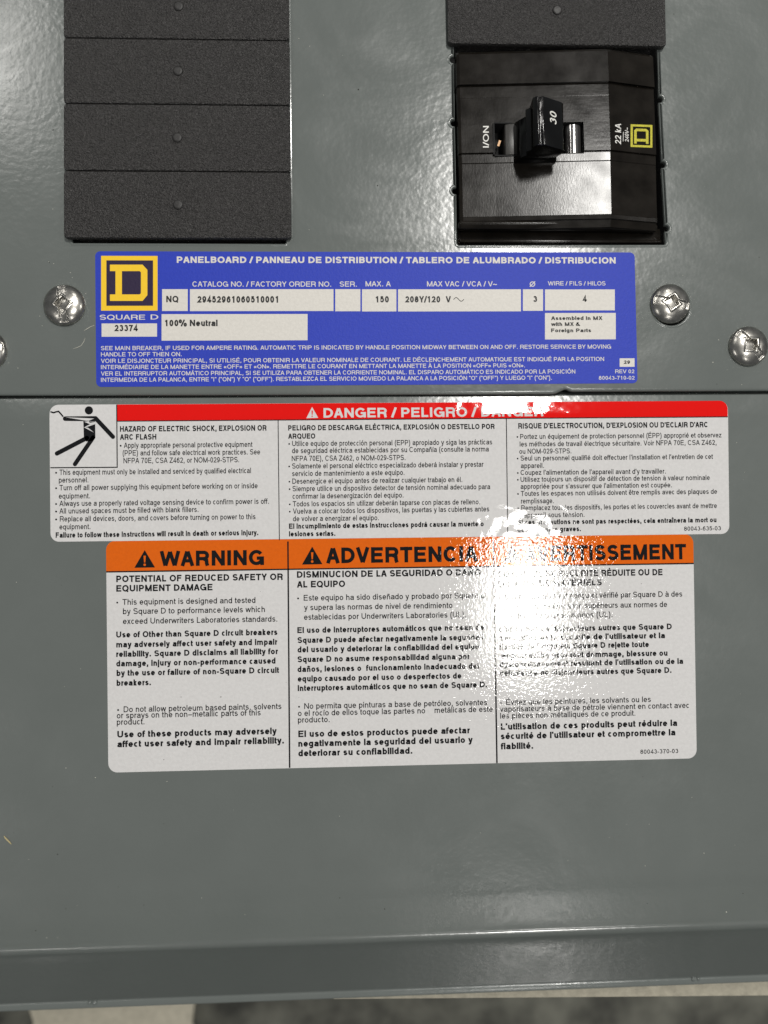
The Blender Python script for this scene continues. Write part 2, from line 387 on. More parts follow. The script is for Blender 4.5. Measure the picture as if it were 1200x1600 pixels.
        if not acc: s((M, 1), (M, 1-2*h-.02))
    elif c == 'k': s((L, 0), (L, 1)); s((L, .25), (R, .72)); s((L+(R-L)*.35, .42), (R+h*.1, 0))
    elif c == 'l': s((M, 0), (M, 1))
    elif c == 'o': o(M, Hx, M-Lo, Hx-h+.01)
    elif c == 's': s(*A(M, Hx+(X-Hx)/2+.005, M-Lo-.02, (X-Hx)/2+.005, 22, 238, 9), *A(M, B+(Hx-B)/2, M-Lo, (Hx-B)/2+.008, 55, -158, 9))
    elif c == 't': s((M-.03, .93), (M-.03, .15), (M+.0, B+.02), (M+.07, B), (W-.02, B)); s((.02, X), (W-.02, X))
    elif c == 'v': s((.02+h*.9, .735), (M, h*.3)); s((W-.02-h*.9, .735), (M, h*.3))
    elif c == 'w': s((.02+h*.8, .735), (W*.28, h*.3)); s((M, .72), (W*.28, h*.3)); s((M, .72), (W*.72, h*.3)); s((W-.02-h*.8, .735), (W*.72, h*.3))
    elif c == 'x': s((.02+h, 0), (W-.04-h, .735)); s((W-.02-h, 0), (.04+h, .735))
    elif c == 'y': s((.02+h*.9, .735), (M+.01, .05)); s((W-.02-h*.9, .735), (M-.02, -.12), (M-.08, D+.01), (.08, D))
    elif c == 'z': s((.05, X), (W-.07-h, X), (.05+h, B), (W-.04, B))
    elif c == '0': o(M, .5, M-Lo-.02, .5-h+.01)
    elif c == '1': s((M+.05, 0), (M+.05, 1)); s((M+.05, .93), (M-.06, .80), (M-.20, .73))
    elif c == '2': s(*A(M, C-.25, M-Lo-.02, .25, 170, -25, 10), (M, .33), (Lo+.02, B), (W-.06, B))
    elif c == '3': s(*A(M-.01, C-.215, M-Lo-.05, .215, 160, -80, 9)); s(*A(M-.01, B+.25, M-Lo-.01, .25, 88, -160, 11))
    elif c == '4': s((R-.08, 0), (R-.08, .97), (.04+h, .28), (W-.03, .28))
    elif c == '5': s((R, C), (L+.06, C), (L, .50), *A(M-.01, B+.28, M-Lo-.01, .28, 128, -160, 12))
    elif c == '6': o(M, B+.26, M-Lo-.02, .26+.008); s((Lo+.02, .34), (Lo+.04, .60), (Lo+.12, C-.10), (M+.03, C), (Ro-.08, C-.06), (Ro-.03, C-.17))
    elif c == '7': s((.06, C), (R, C), (M+.02, .5), (M-.10, 0))
    elif c == '8': o(M, C-.215, M-Lo-.06, .215+.005); o(M, B+.24, M-Lo-.01, .24+.008)
    elif c == '9': o(M, C-.26, M-Lo-.02, .26+.008); s((Ro-.02, .66), (Ro-.04, .40), (Ro-.12, B+.10), (M-.03, B), (Lo+.08, B+.06), (Lo+.03, B+.17))
    elif c == '.': s((M, 0), (M, 2*h+.02))
    elif c == ',': s((M+.01, 2*h+.02), (M+.01, 0), (M-.05, -.15))
    elif c == ':': s((M, 0), (M, 2*h+.02)); s((M, .50), (M, .52+2*h))
    elif c in '-–': s((.05, .34), (W-.05, .34))
    elif c == '(': s((W-.08, 1.02), (M, .78), (M-.06, .36), (M, -.05), (W-.08, -.28))
    elif c == ')': s((.08, 1.02), (M, .78), (M+.06, .36), (M, -.05), (.08, -.28))
    elif c == '/': s((.02, -.02), (W-.02, 1.02))
    elif c == '%': o(.24, .76, .14, .20); o(W-.24, .24, .14, .20); s((W*.3, -.02), (W*.7, 1.02))
    elif c == '&': s((W-.04, .02), (W*.30, .66), (W*.30, .84), (W*.42, C), (W*.56, .86), (W*.52, .70), (W*.2, .44), (.10, .25), (W*.22, B+.02), (W*.45, B), (W*.68, .18), (W*.78, .42))
    elif c == "'": s((M, 1), (M, .68))
    elif c in '«»':
        for k in (0, 1):
            x = .10 + k*.28
            s(*([(x+.20, .60), (x, .36), (x+.20, .12)] if c == '«' else [(x, .60), (x+.20, .36), (x, .12)]))
    elif c in '“”': s((M-.10, 1), (M-.10, .74)); s((M+.10, 1), (M+.10, .74))
    elif c == '~': s((.06, .32), (.22, .44), (.40, .40), (.58, .32), (.74, .44))
    t = .78 if c.islower() else 1.04
    if acc == 1: s((M-.03, t+.02), (M+.13, t+.20))
    if acc == 2: s((M+.03, t+.02), (M-.13, t+.20))
    if acc == 3: s((M-.20, t+.06), (M-.08, t+.15), (M+.08, t+.06), (M+.20, t+.15))
    if acc == 4: s((M-.17, t+.03), (M, t+.18), (M+.17, t+.03))
    if acc == 5: s((M, 0), (M+.08, -.14), (M-.08, -.2))
    return W, S
GC = {}
def glyph_mesh(c, h):
    """ribbons with mitred joints; returns advance, verts (x, y, stroke index), faces"""
    if (c, h) in GC: return GC[c, h]
    W, S = glyph(c, h); vs, fs = [], []
    for si, st in enumerate(S):
        if h == .1081 and 'z' not in st:      # lettering on the rolled edge follows the bend
            st = [st[0]] + [(a[0]+(b[0]-a[0])*k/8, a[1]+(b[1]-a[1])*k/8) for a, b in zip(st, st[1:]) if math.hypot(b[0]-a[0], b[1]-a[1]) > .15 or True for k in range(1, 9)]
        closed = st[-1] == 'z'; p = [q for q in st if q != 'z']
        q = [p[0]]
        for a in p[1:]:
            if math.hypot(a[0]-q[-1][0], a[1]-q[-1][1]) > .006: q.append(a)
        p = q; n = len(p); b = len(vs)
        if n < 2: continue
        def dr(i, j): L = math.hypot(p[j][0]-p[i][0], p[j][1]-p[i][1]); return (p[j][0]-p[i][0])/L, (p[j][1]-p[i][1])/L
        for i in range(n):
            if closed: d0, d1 = dr((i-1) % n, i), dr(i, (i+1) % n)
            else: d0 = dr(max(i-1, 0), max(i-1, 0)+1); d1 = dr(min(i, n-2), min(i, n-2)+1)
            nx, ny = -(d0[1]+d1[1]), d0[0]+d1[0]; L = math.hypot(nx, ny) or 1; nx, ny = nx/L, ny/L
            k = min(2.2, 1 / max(.3, nx * -d1[1] + ny * d1[0])); hh = h * k
            vs.append((p[i][0] - nx*hh, p[i][1] - ny*hh*.94, si)); vs.append((p[i][0] + nx*hh, p[i][1] + ny*hh*.94, si))
        for i in range(n if closed else n - 1):
            j = (i + 1) % n; fs.append((b+2*i, b+2*j, b+2*j+1, b+2*i+1))
    GC[c, h] = (W, vs, fs); return GC[c, h]
def text_geo(s_, h):
    v, f, x = [], [], 0
    for i, c in enumerate(s_):
        W, gv, gf = glyph_mesh(c, h); b = len(v)
        v += [(q[0] + x, q[1], q[2]) for q in gv]; f += [tuple(k + b for k in g) for g in gf]; x += W
    return v, f
def flush_text():
    """all the queued lines -> one lettering mesh per part"""
    parts = {}
    for j in JOBS:
        part, s, x0, x1, y, cap, m, zf, u, bold, y1, shear, vertical = j
        v, f = text_geo(s, {0: .079, 1: .117, 2: .120, 3: .080, 4: .1081}[bold])
        if not v: continue
        mn, mx = min(p[0] for p in v), max(p[0] for p in v)
        p0 = atf(x0, y, zf)
        if vertical:      # reads upwards: x0 = baseline column, y -> y1
            p1 = atf(x0, y1, zf); ud = (p1 - p0); W = ud.length; ud = Vector((ud.x, ud.y, 0)).normalized()
        else:
            p1 = atf(x1, y, zf); ud = u; W = (p1 - p0).dot(u)
        vd = Vector((-ud.y, ud.x, 0)); k = cap * DIST / F; sx = W / (mx - mn)
        key = id(part[0]), part[1], m.name, (s, x0, y) if part[1] in ('typed_data', 'brand_wording') else 0
        P = parts.setdefault(key, (part[0], part[1], m, [], []))
        b = len(P[3])
        for q in v:
            X = p0 + ud * ((q[0] - mn) * sx + shear * q[1] * k) + vd * (q[1] * k)
            P[3].append((X.x, X.y, zf(X.x, X.y) + .0025 * q[2]))
        P[4].extend(tuple(i + b for i in g) for g in f)
    for par, nm, m, v, f in parts.values():
        me_o = mesh(nm, v, f, m, par)
        bm = bmesh.new(); bm.from_mesh(me_o.data)
        for fc in bm.faces:
            if fc.normal.z < 0: fc.normal_flip()
        bm.to_mesh(me_o.data); bm.free()
    JOBS.clear()

def up(zf, dz): return lambda x, y: zf(x, y) + dz
class Sticker:
    inst = 0
    """flat laminate: corners are given in the plane; (u,v) run along it"""
    def __init__(s, name, label, corners, zf, base, thick):
        s.c = [Vector((p.x, p.y, 0)) for p in corners]; s.zf = zf; s.base = base; s.thick = thick
        ctr = sum(s.c, Vector()) / 4
        s.t = empty(name, label, 'label', (ctr.x, ctr.y, zf(ctr.x, ctr.y) + base))
        s.u = (s.c[1] - s.c[0]).normalized(); s.lines = {}
    def patch(s, name, m, c, lift, r=(0, 0, 0, 0), rows=None, skirt=0):
        """bilinear patch with rounded corners TL TR BR BL (mm)"""
        TL, TR, BR, BL = [Vector((p.x, p.y, 0)) for p in c]
        Hh = (TL - BL).length; W = (TR - TL).length
        ts = set([0, 1])
        for k in range(9):
            a = 1 - math.cos(math.pi/2*k/8)
            for rad, top in ((max(r[0], r[1]), 1), (max(r[2], r[3]), 0)):
                if rad: ts.add((rad * a / Hh) if top else 1 - rad * a / Hh)
        k = 1
        ymax = max(TL.y, TR.y)
        step = .5 if ymax > 44 and s.zf is surf else 1000
        t = 0
        while t * Hh < Hh and step < 100 and t * Hh < 9: ts.add(t); t += step / Hh
        ts = sorted(x for x in ts if 0 <= x <= 1)
        cl = []
        for x in ts:
            if not cl or x - cl[-1] > 1e-5: cl.append(x)
        vs = []
        nseg = 12 if W > 30 else 2
        for t in cl:
            d_top, d_bot = t * Hh, (1 - t) * Hh
            def inset(rt, rb):
                if rt and d_top < rt: return rt - math.sqrt(max(0, rt*rt - (rt - d_top)**2))
                if rb and d_bot < rb: return rb - math.sqrt(max(0, rb*rb - (rb - d_bot)**2))
                return 0
            L = TL.lerp(BL, t); R = TR.lerp(BR, t); dd = (R - L).normalized()
            L = L + dd * inset(r[0], r[3]); R = R - dd * inset(r[1], r[2])
            for k in range(nseg + 1):
                q = L.lerp(R, k / nseg); vs.append((q.x, q.y, s.zf(q.x, q.y) + lift))
        N = nseg + 1
        fs = [(i*N+k, (i+1)*N+k, (i+1)*N+k+1, i*N+k+1) for i in range(len(cl)-1) for k in range(nseg)]
        if skirt:
            M = len(cl); loop = [k for k in range(N)] + [i*N+N-1 for i in range(1, M)] + [(M-1)*N+k for k in range(N-2, -1, -1)] + [i*N for i in range(M-2, 0, -1)]
            b = len(vs)
            for i in loop: vs.append((vs[i][0], vs[i][1], vs[i][2] - skirt))
            fs += [(loop[k], loop[(k+1) % len(loop)], b + (k+1) % len(loop), b + k) for k in range(len(loop))]
        return mesh(name, vs, fs, m, s.t)
    def quad(s, name, m, px, lift, r=0, **kw):
        x0, y0, x1, y1 = px; y0r = y0 + s.sl(x0, x1, y0); y1r = y1 + s.sl(x0, x1, y1)
        z = up(s.zf, 0)
        return s.patch(name, m, [atf(x0, y0, z), atf(x1, y0r, z), atf(x1, y1r, z), atf(x0, y1, z)], lift, (r,)*4, **kw)
    def sl(s, x0, x1, y):
        """photo-row drift of a line parallel to the label's top edge"""
        p = atf(x0, y, s.zf); q = p + s.u * 10; q.z = s.zf(q.x, q.y)
        d0 = ROT.transposed() @ (Vector(p) - Vector((0, 0, DIST))); d1 = ROT.transposed() @ (Vector(q) - Vector((0, 0, DIST)))
        X0, Y0 = CX - F*d0.x/d0.z, CY + F*d0.y/d0.z; X1, Y1 = CX - F*d1.x/d1.z, CY + F*d1.y/d1.z
        return (x1 - x0) * (Y1 - Y0) / (X1 - X0)
    def table(s, part, m, lift, sc_, ox, oy, rows):
        zf = up(s.zf, lift)
        for r in rows:
            txt, x0, x1, y, cap, bold = r[:6]; bul = r[6] if len(r) > 6 else None
            T((s.t, part), txt, ox + x0/sc_, ox + x1/sc_, oy + y/sc_, cap/sc_, m, zf, s.u, bold)
            if bul is not None: s.dot(part + '_bullet', m, ox + bul/sc_, oy + (y - cap*.40)/sc_, 1.35 if cap/sc_ < 8.4 else 1.5, lift)
    def _k(s, name): return (name, 0)
    def dot(s, name, m, px, py, r, lift, n=10):
        p = atf(px, py, s.zf); R = r * DIST / F
        L = s.lines.setdefault((name, m.name, s.inst), (m, [], [])); b = len(L[1])
        for k in range(n):
            X = (p.x + R*math.cos(2*math.pi*k/n), p.y + R*math.sin(2*math.pi*k/n)); L[1].append((X[0], X[1], s.zf(*X) + lift))
        L[2].append(tuple(range(b, b + n)))
    def poly(s, name, m, pts, lift, sc_=1, ox=0, oy=0):
        L = s.lines.setdefault((name, m.name, s.inst), (m, [], [])); b = len(L[1])
        for q in pts:
            p = atf(ox + q[0]/sc_, oy + q[1]/sc_, s.zf); L[1].append((p.x, p.y, p.z + lift))
        L[2].append(tuple(range(b + len(pts) - 1, b - 1, -1)))
    def capsule(s, name, m, a, b_, r, lift, sc_, ox, oy):
        ax, ay, bx, by = a[0], a[1], b_[0], b_[1]; th_ = math.atan2(by-ay, bx-ax); pts = []
        for k in range(9): t = th_ + math.pi/2 + math.pi*k/8; pts.append((ax + r*math.cos(t), ay + r*math.sin(t)))
        for k in range(9): t = th_ - math.pi/2 + math.pi*k/8; pts.append((bx + r*math.cos(t), by + r*math.sin(t)))
        s.poly(name, m, pts, lift, sc_, ox, oy)
    def finish(s):
        for (nm, _, _2), (m, v, f) in s.lines.items():
            nm = 'bullet_dots' if nm.endswith('_bullet') else nm
            o = mesh(nm, v, f, m, s.t)
            if nm == 'bullet_dots': o['kind'] = 'stuff'
            bm = bmesh.new(); bm.from_mesh(o.data)
            for fc in bm.faces:
                if fc.normal.z < 0: fc.normal_flip()
            bmesh.ops.triangulate(bm, faces=[fc for fc in bm.faces if len(fc.verts) > 4]); bm.to_mesh(o.data); bm.free()
    def strokes(s, name, m, pts, wid, lift):
        for a, b_ in zip(pts[:-1], pts[1:]): s.capsule(name, m, a, b_, wid/2, lift, 1, 0, 0)

# ---- blue rating label
B = Sticker('rating_label', 'blue printed rating label with yellow square logo and white data boxes above the seam', [at(148.8, 392.8), at(991.3, 394.6), at(996, 598.8), at(150.6, 604.6)], surf0, 0, .1)
B.patch('backing', IB['blue'], B.c, .10, (1.9,)*4, skirt=.09)
L1_, L2_, L3_ = .13, .16, .19
B.quad('logo_frame', IB['yellow'], (158.1, 399.9, 246.3, 485.6), L1_)
B.quad('logo_field', IB['navy'], (166.4, 407, 239.3, 478.0), L2_)
def D_logo(S, name, m, tr, lift, ring=True):
    """slab-serif D inside the square, built as five bars"""
    bars = [[(112,90),(248,90),(240,117),(112,117)], [(135,117),(162,117),(162,214),(135,214)], [(112,214),(240,214),(248,241),(112,241)],
            [(248,90),(268,112),(241,122),(236,117),(240,117)], [(268,112),(268,217),(241,209),(241,122)], [(268,217),(248,241),(240,214),(236,214),(241,209)]]
    for b in bars: S.poly(name, m, [tr(*q) for q in b], lift)
D_logo(B, 'logo_letter', IB['yellow'], lambda x, y: (130 + x/2.6667, 380 + y/2.6667), L3_)
for nm, bx in (('data_box', (253.4, 452, 293.5, 486.1)), ('data_box', (296.9, 452, 521.1, 486.3)), ('data_box', (523.8, 452, 563.1, 486.5)), ('data_box', (565.6, 452.2, 619.3, 486.8)),
          ('data_box', (621.9, 452.2, 813.9, 486.8)), ('data_box', (816.9, 452.2, 848.4, 485.8)), ('data_box', (851.4, 452.4, 960.5, 485.2)), ('data_box', (252.6, 491, 480.6, 532.4)),
          ('data_box', (158.9, 505.6, 245.5, 526.3)), ('data_box', (851.4, 489.2, 962, 530.6)), ('data_box', (968, 560, 991.3, 573.3))):
    B.quad(nm, IB['cream'], bx, L1_)
W_, K_ = IB['cream'], IB['grey']; s6 = 2.6667
B.table('title', W_, L1_, s6, 130, 380, [('PANELBOARD / PANNEAU DE DISTRIBUTION / TABLERO DE ALUMBRADO / DISTRIBUCION', 390, 1072 + 430*s6, 82, 27, 1)])
B.table('column_headings', W_, L1_, s6, 130, 380, [('CATALOG NO. / FACTORY ORDER NO.', 455, 1033, 181, 22, 0), ('SER.', 1069, 1140, 181, 22, 0)])
B.table('column_headings', W_, L1_, s6, 560, 380, [('MAX. A', 30, 135, 180, 22, 0), ('MAX VAC / VCA / V~', 286, 578, 180, 22, 0), ('Ø', 713, 738, 181, 22, 0), ('WIRE / FILS / HILOS', 790, 1030, 176, 18, 0)])
B.table('typed_data', K_, L2_, s6, 130, 380, [('NQ', 346, 397, 246, 27, 1), ('29452961060510001', 473, 812, 248, 28, 2), ('100% Neutral', 340, 560, 346, 27, 2), ('23374', 128, 228, 367, 27, 1)])
B.table('typed_data', K_, L2_, s6, 560, 380, [('150', 72, 127, 247, 27, 1), ('208Y/120', 193, 341, 247, 27, 1), ('V', 364, 386, 247, 27, 1), ('3', 729, 745, 245, 26, 1), ('4', 933, 952, 244, 26, 1),
        ('Assembled in MX', 803, 1017, 320, 16, 2), ('with MX &', 803, 925, 345, 16, 2), ('Foreign Parts', 803, 970, 371, 16, 2), ('29', 1104, 1132, 503, 15, 2)])
B.strokes('typed_tilde', K_, [(708.8 + .98*k, 468.0 - 2.9*math.sin(k/16*2*math.pi)) for k in range(17)], 1.0, L2_)
B.table('brand_wording', W_, L1_, s6, 130, 380, [('SQUARE', 69, 258, 319, 21, 3), ('D', 281, 313, 318, 21, 3)])
B.table('instructions', W_, L1_, s6, 130, 380, [
 ('SEE MAIN BREAKER, IF USED FOR AMPERE RATING. AUTOMATIC TRIP IS INDICATED BY HANDLE POSITION MIDWAY BETWEEN ON AND OFF. RESTORE SERVICE BY MOVING', 74, 1053+430*s6, 446, 17.5, 0),
 ('HANDLE TO OFF THEN ON.', 74, 410, 472, 17.5, 0),
 ('VOIR LE DISJONCTEUR PRINCIPAL, SI UTILISÉ, POUR OBTENIR LA VALEUR NOMINALE DE COURANT. LE DÉCLENCHEMENT AUTOMATIQUE EST INDIQUÉ PAR LA POSITION', 74, 1024+430*s6, 499, 17.5, 0),
 ('INTERMÉDIAIRE DE LA MANETTE ENTRE «OFF» ET «ON». REMETTRE LE COURANT EN METTANT LA MANETTE À LA POSITION «OFF» PUIS «ON».', 74, 694+430*s6, 525, 17.5, 0),
 ('VER EL INTERRUPTOR AUTOMÁTICO PRINCIPAL, SI SE UTILIZA PARA OBTENER LA CORRIENTE NOMINAL. EL DISPARO AUTOMÁTICO ES INDICADO POR LA POSICIÓN', 74, 904+430*s6, 552, 17.5, 0),
 ('INTERMEDIA DE LA PALANCA, ENTRE “I” (“ON”) Y “O” (“OFF”). RESTABLEZCA EL SERVICIO MOVIEDO LA PALANCA A LA POSICIÓN “O” (“OFF”) Y LUEGO “I” (“ON”).', 74, 806+430*s6, 578, 17.5, 0)])
B.table('form_number', W_, L1_, s6, 560, 380, [('REV 02', 1070, 1150, 542, 16, 0), ('80043-710-02', 1002, 1151, 569, 16, 0)])
B.finish()

# ---- danger label
dz = .15
Dg = Sticker('danger_label', 'white danger label with red header band and electric shock pictogram, just below the seam',
             [atf(78.3, 632.6, surf), atf(1136, 626.2, surf), atf(1139.4, 834.2, surf), atf(79.2, 846.6, surf)], surf, 0, .15)
Dg.patch('backing', ID['white'], Dg.c, dz, (3.2,)*4, skirt=.14)
r0, r1, r2 = dz + .03, dz + .055, dz + .08
bandc = [atf(183, 632.2, surf), atf(1136, 626.2, surf), atf(1136.6, 650.6, surf), atf(183, 657.4, surf)]
Dg.patch('header_band', ID['red'], bandc, r0, (0, 3.2, 0, 0))
K = ID['black']
def line(S, m, x0, y0, x1, y1, wd, lift, name='rule_line'):
    L = math.hypot(x1-x0, y1-y0); nx, ny = -(y1-y0)/L*wd/2, (x1-x0)/L*wd/2
    nn = max(1, int(L/12))
    for k in range(nn):
        a, b = k/nn, (k+1)/nn
        q = [(x0+(x1-x0)*a, y0+(y1-y0)*a), (x0+(x1-x0)*b, y0+(y1-y0)*b)]
        S.poly(name, m, [(q[0][0]-nx, q[0][1]-ny), (q[1][0]-nx, q[1][1]-ny), (q[1][0]+nx, q[1][1]+ny), (q[0][0]+nx, q[0][1]+ny)], lift)
def vline_bent(S, m, x0, y0, x1, y1, wd, lift):
    nn = 14
    for k in range(nn):
        a, b = k/nn, (k+1)/nn
        S.poly('rule_line', m, [(x0+(x1-x0)*a-wd/2, y0+(y1-y0)*a), (x0+(x1-x0)*a+wd/2, y0+(y1-y0)*a), (x0+(x1-x0)*b+wd/2, y0+(y1-y0)*b), (x0+(x1-x0)*b-wd/2, y0+(y1-y0)*b)], lift)
line(Dg, K, 183, 658.2, 1136.8, 651.4, 1.5, r1)
vline_bent(Dg, K, 182.6, 632.4, 183.4, 731, 1.7, r1)
line(Dg, K, 79, 730.9, 184, 730.2, 1.7, r1)
vline_bent(Dg, K, 434.6, 656.8, 436.6, 844, 1.3, r1)
vline_bent(Dg, K, 791, 654.4, 793.2, 840, 1.3, r1)
s4 = 9.2308
for a, b, r in (((290,275),(600,275),31), ((735,262),(985,535),31), ((655,520),(178,770),32), ((690,530),(437,930),31)):
    pass
pic = lambda pts: Dg.poly('pictogram', K, pts, r0, s4, 70, 625)
cap_ = lambda a, b, r: Dg.capsule('pictogram', K, a, b, r, r0, s4, 70, 625)
Dg.capsule('pictogram', K, (637.9, 151), (638.1, 151), 60, r0, s4, 70, 625)
cap_((296, 270), (298, 270), 33); pic([(292,237),(750,233),(725,300),(560,306),(296,303)])
cap_((738, 268), (985, 532), 31)
pic([(558,300),(728,300),(732,545),(690,590),(600,600),(565,535)])
cap_((610, 548), (178, 772), 32); cap_((700, 540), (437, 926), 31)
for a, b in zip([(92,173),(130,185),(165,172),(200,165),(228,195),(262,235)][:-1], [(130,185),(165,172),(200,165),(228,195),(262,235)]): Dg.capsule('pictogram', K, a, b, 11, r0, s4, 70, 625)
Wd = ID['white']
bolt = lambda pts: Dg.poly('pictogram_bolt', Wd, pts, r1, s4, 70, 625)
bolt([(300,250),(715,268),(630,300)]); bolt([(300,250),(630,300),(600,300)])
bolt([(630,298),(665,306),(735,318),(650,330)]); bolt([(570,315),(640,306),(740,322),(725,350),(660,352)])
bolt([(655,350),(728,350),(570,402),(566,398)]); bolt([(570,396),(625,400),(712,470),(600,412)])
# white alert triangle with a red mark
Dg.poly('alert_triangle', Wd, [(187,52),(218,107),(158,109)], r1 + .05, 3.243, 430, 620)
Dg.poly('alert_mark', ID['red'], [(184,70),(191,70),(189.5,92),(185.5,92)], r2 + .05, 3.243, 430, 620); Dg.dot('alert_mark', ID['red'], 430+187.5/3.243, 620+99/3.243, 1.1, r2 + .05)
s3 = 3.0769; s2 = 3.2432
Dg.table('header_lettering', Wd, r1, s2, 430, 620, [('DANGER / PELIGRO / DANGER', 245, (849.6-430)*s2, 106, 50, 4)])
Dg.table('english_heading', K, r0, s3, 60, 620, [('HAZARD OF ELECTRIC SHOCK, EXPLOSION OR', 392, 1097, 168, 27, 1), ('ARC FLASH', 392, 567, 207, 27, 1)])
Dg.table('english_text', K, r0, s3, 60, 620, [
 ('Apply appropriate personal protective equipment', 411, 1029, 246, 26, 0, 396), ('(PPE) and follow safe electrical work practices. See', 405, 1066, 283, 26, 0), ('NFPA 70E, CSA Z462, or NOM-029-STPS.', 409, 965, 320, 26, 0),
 ('This equipment must only be installed and serviced by qualified electrical', 101, 1022, 376, 26, 0, 86), ('personnel.', 98, 240, 413, 26, 0),
 ('Turn off all power supplying this equipment before working on or inside', 101, 1054, 450, 26, 0, 86), ('equipment.', 98, 248, 490, 26, 0),
 ('Always use a properly rated voltage sensing device to confirm power is off.', 101, 1108, 526, 26, 0, 86), ('All unused spaces must be filled with blank fillers.', 101, 769, 562, 26, 0, 86),
 ('Replace all devices, doors, and covers before turning on power to this', 103, 1044, 600, 26, 0, 86), ('equipment.', 101, 250, 638, 26, 0),
 ('Failure to follow these instructions will result in death or serious injury.', 83, 1057, 678, 26, 1)])
Dg.table('spanish_heading', K, r0, s2, 430, 620, [('PELIGRO DE DESCARGA ELÉCTRICA, EXPLOSIÓN O DESTELLO POR', 66, 1112, 171, 27, 1), ('ARQUEO', 66, 203, 213, 27, 1)])
Dg.table('spanish_text', K, r0, s2, 430, 620, [
 ('Utilice equipo de protección personal (EPP) apropiado y siga las prácticas', 86, 1100, 250, 27, 0, 71), ('de seguridad eléctrica establecidas por su Compañía (consulte la norma', 85, 1083, 286, 27, 0),
 ('NFPA 70E), CSA Z462, o NOM-029-STPS.', 84, 660, 326, 27, 0), ('Solamente el personal eléctrico especializado deberá instalar y prestar', 86, 1056, 364, 27, 0, 71),
 ('servicio de mantenimiento a este equipo.', 86, 655, 402, 27, 0), ('Desenergice el equipo antes de realizar cualquier trabajo en él.', 87, 948, 441, 27, 0, 72),
 ('Siempre utilice un dispositivo detector de tensión nominal adecuado para', 88, 1090, 479, 27, 0, 73), ('confirmar la desenergización del equipo.', 88, 650, 517, 27, 0),
 ('Todos los espacios sin utilizar deberán taparse con placas de relleno.', 89, 1038, 556, 27, 0, 74), ('Vuelva a colocar todos los dispositivos, las puertas y las cubiertas antes', 90, 1085, 593, 27, 0, 74),
 ('de volver a energizar el equipo.', 90, 525, 631, 27, 0), ('El incumplimiento de estas instrucciones podrá causar la muerte o', 70, 1057, 669, 27, 1), ('lesiones serias.', 70, 305, 708, 27, 1)])
Dg.table('french_heading', K, r0, s3, 780, 610, [("RISQUE D'ELECTROCUTION, D'EXPLOSION OU D'ECLAIR D'ARC", 92, 1002, 184, 27, 1)])
Dg.table('french_text', K, r0, s3, 780, 610, [
 ('Portez un équipement de protection personnel (ÉPP) approprié et observez', 101, 1070, 234, 25, 0, 87), ('les méthodes de travail électrique sécuritaire. Voir NFPA 70E, CSA Z462,', 99, 1045, 270, 25, 0),
 ('ou NOM-029-STPS.', 97, 347, 305, 25, 0), ("Seul un personnel qualifié doit effectuer l'installation et l'entretien de cet", 103, 1028, 338, 25, 0, 88), ('appareil.', 104, 215, 374, 25, 0),
 ("Coupez l'alimentation de l'appareil avant d'y travailler.", 103, 801, 407, 25, 0, 89), ('Utilisez toujours un dispositif de détection de tension à valeur nominale', 103, 1013, 440, 25, 0, 89),
 ("appropriée pour s'assurer que l'alimentation est coupée.", 103, 830, 474, 25, 0), ('Toutes les espaces non utilisés doivent être remplis avec des plaques de', 104, 1048, 508, 25, 0, 90),
 ('remplissage.', 105, 262, 544, 25, 0), ('Remplacez tous les dispositifs, les portes et les couvercles avant de mettre', 106, 1047, 577, 25, 0, 91), ("l'appareil sous tension.", 106, 410, 612, 25, 0),
 ('Si ces précautions ne sont pas respectées, cela entraînera la mort ou', 88, 1045, 646, 25, 1), ('des blessures graves.', 88, 393, 681, 25, 1), ('80043-635-03', 889, 1066, 675, 21, 0)])
Dg.finish()

# ---- warning label
z0 = .06
Wn = Sticker('warning_label', 'large white warning label with orange header band in three languages, under the danger label',
             [atf(165.7, 845.3, surf), atf(1083, 834.6, surf), atf(1088.6, 1184.8, surf), atf(169.4, 1207.2, surf)], surf, 0, .06)
Wn.patch('backing', IW['white'], Wn.c, z0, (3.4,)*4, skirt=.05)
w0, w1, w2 = z0 + .02, z0 + .035, z0 + .055
Wn.patch('header_band', IW['orange'], [atf(165.7, 845.3, surf), atf(1083, 834.6, surf), atf(1083.7, 879.6, surf), atf(166.1, 892.6, surf)], w0, (3.4, 3.4, 0, 0))
K = IW['black']
line(Wn, K, 166.1, 893.6, 1083.7, 880.4, 2.2, w1)
line(Wn, K, 449.9, 846, 452.6, 1199.6, 2.4, w1); line(Wn, K, 771.0, 842, 776.4, 1192.2, 2.4, w1)
sA, sB, sC = 3.6364, 3.3333, 3.2432
def tri(S, x0, x1, y0, y1, s_, ox, oy, slp=0):
    S.cnt = getattr(S, 'cnt', 0) + 1; S.inst = S.cnt
    S.poly('alert_triangle', K, [((x0+x1)/2, y0), (x1, y1-slp), (x0, y1)], w1, s_, ox, oy)
    cx = (x0+x1)/2; h = y1 - y0
    S.poly('alert_mark', IW['orange'], [(cx-h*.065, y0+h*.32), (cx+h*.065, y0+h*.32), (cx+h*.035, y0+h*.70), (cx-h*.035, y0+h*.70)], w2, s_, ox, oy)
    S.dot('alert_mark', IW['orange'], ox + cx/s_, oy + (y0+h*.83)/s_, h*.07/s_, w2); S.inst = 0
tri(Wn, 218, 336, 107, 208, sA, 150, 830, 2); tri(Wn, 106, 213, 80, 174, sB, 440, 830, 2); tri(Wn, 150, 240, 68, 160, sC, 740, 830, 2)
Wn.table('english_header', K, w1, sA, 150, 830, [('WARNING', 362, 955, 200, 86, 2)])
Wn.table('english_heading', K, w0, sA, 150, 830, [('POTENTIAL OF REDUCED SAFETY OR', 115, 1062, 290, 37, 1), ('EQUIPMENT DAMAGE', 115, 662, 344, 37, 1)])
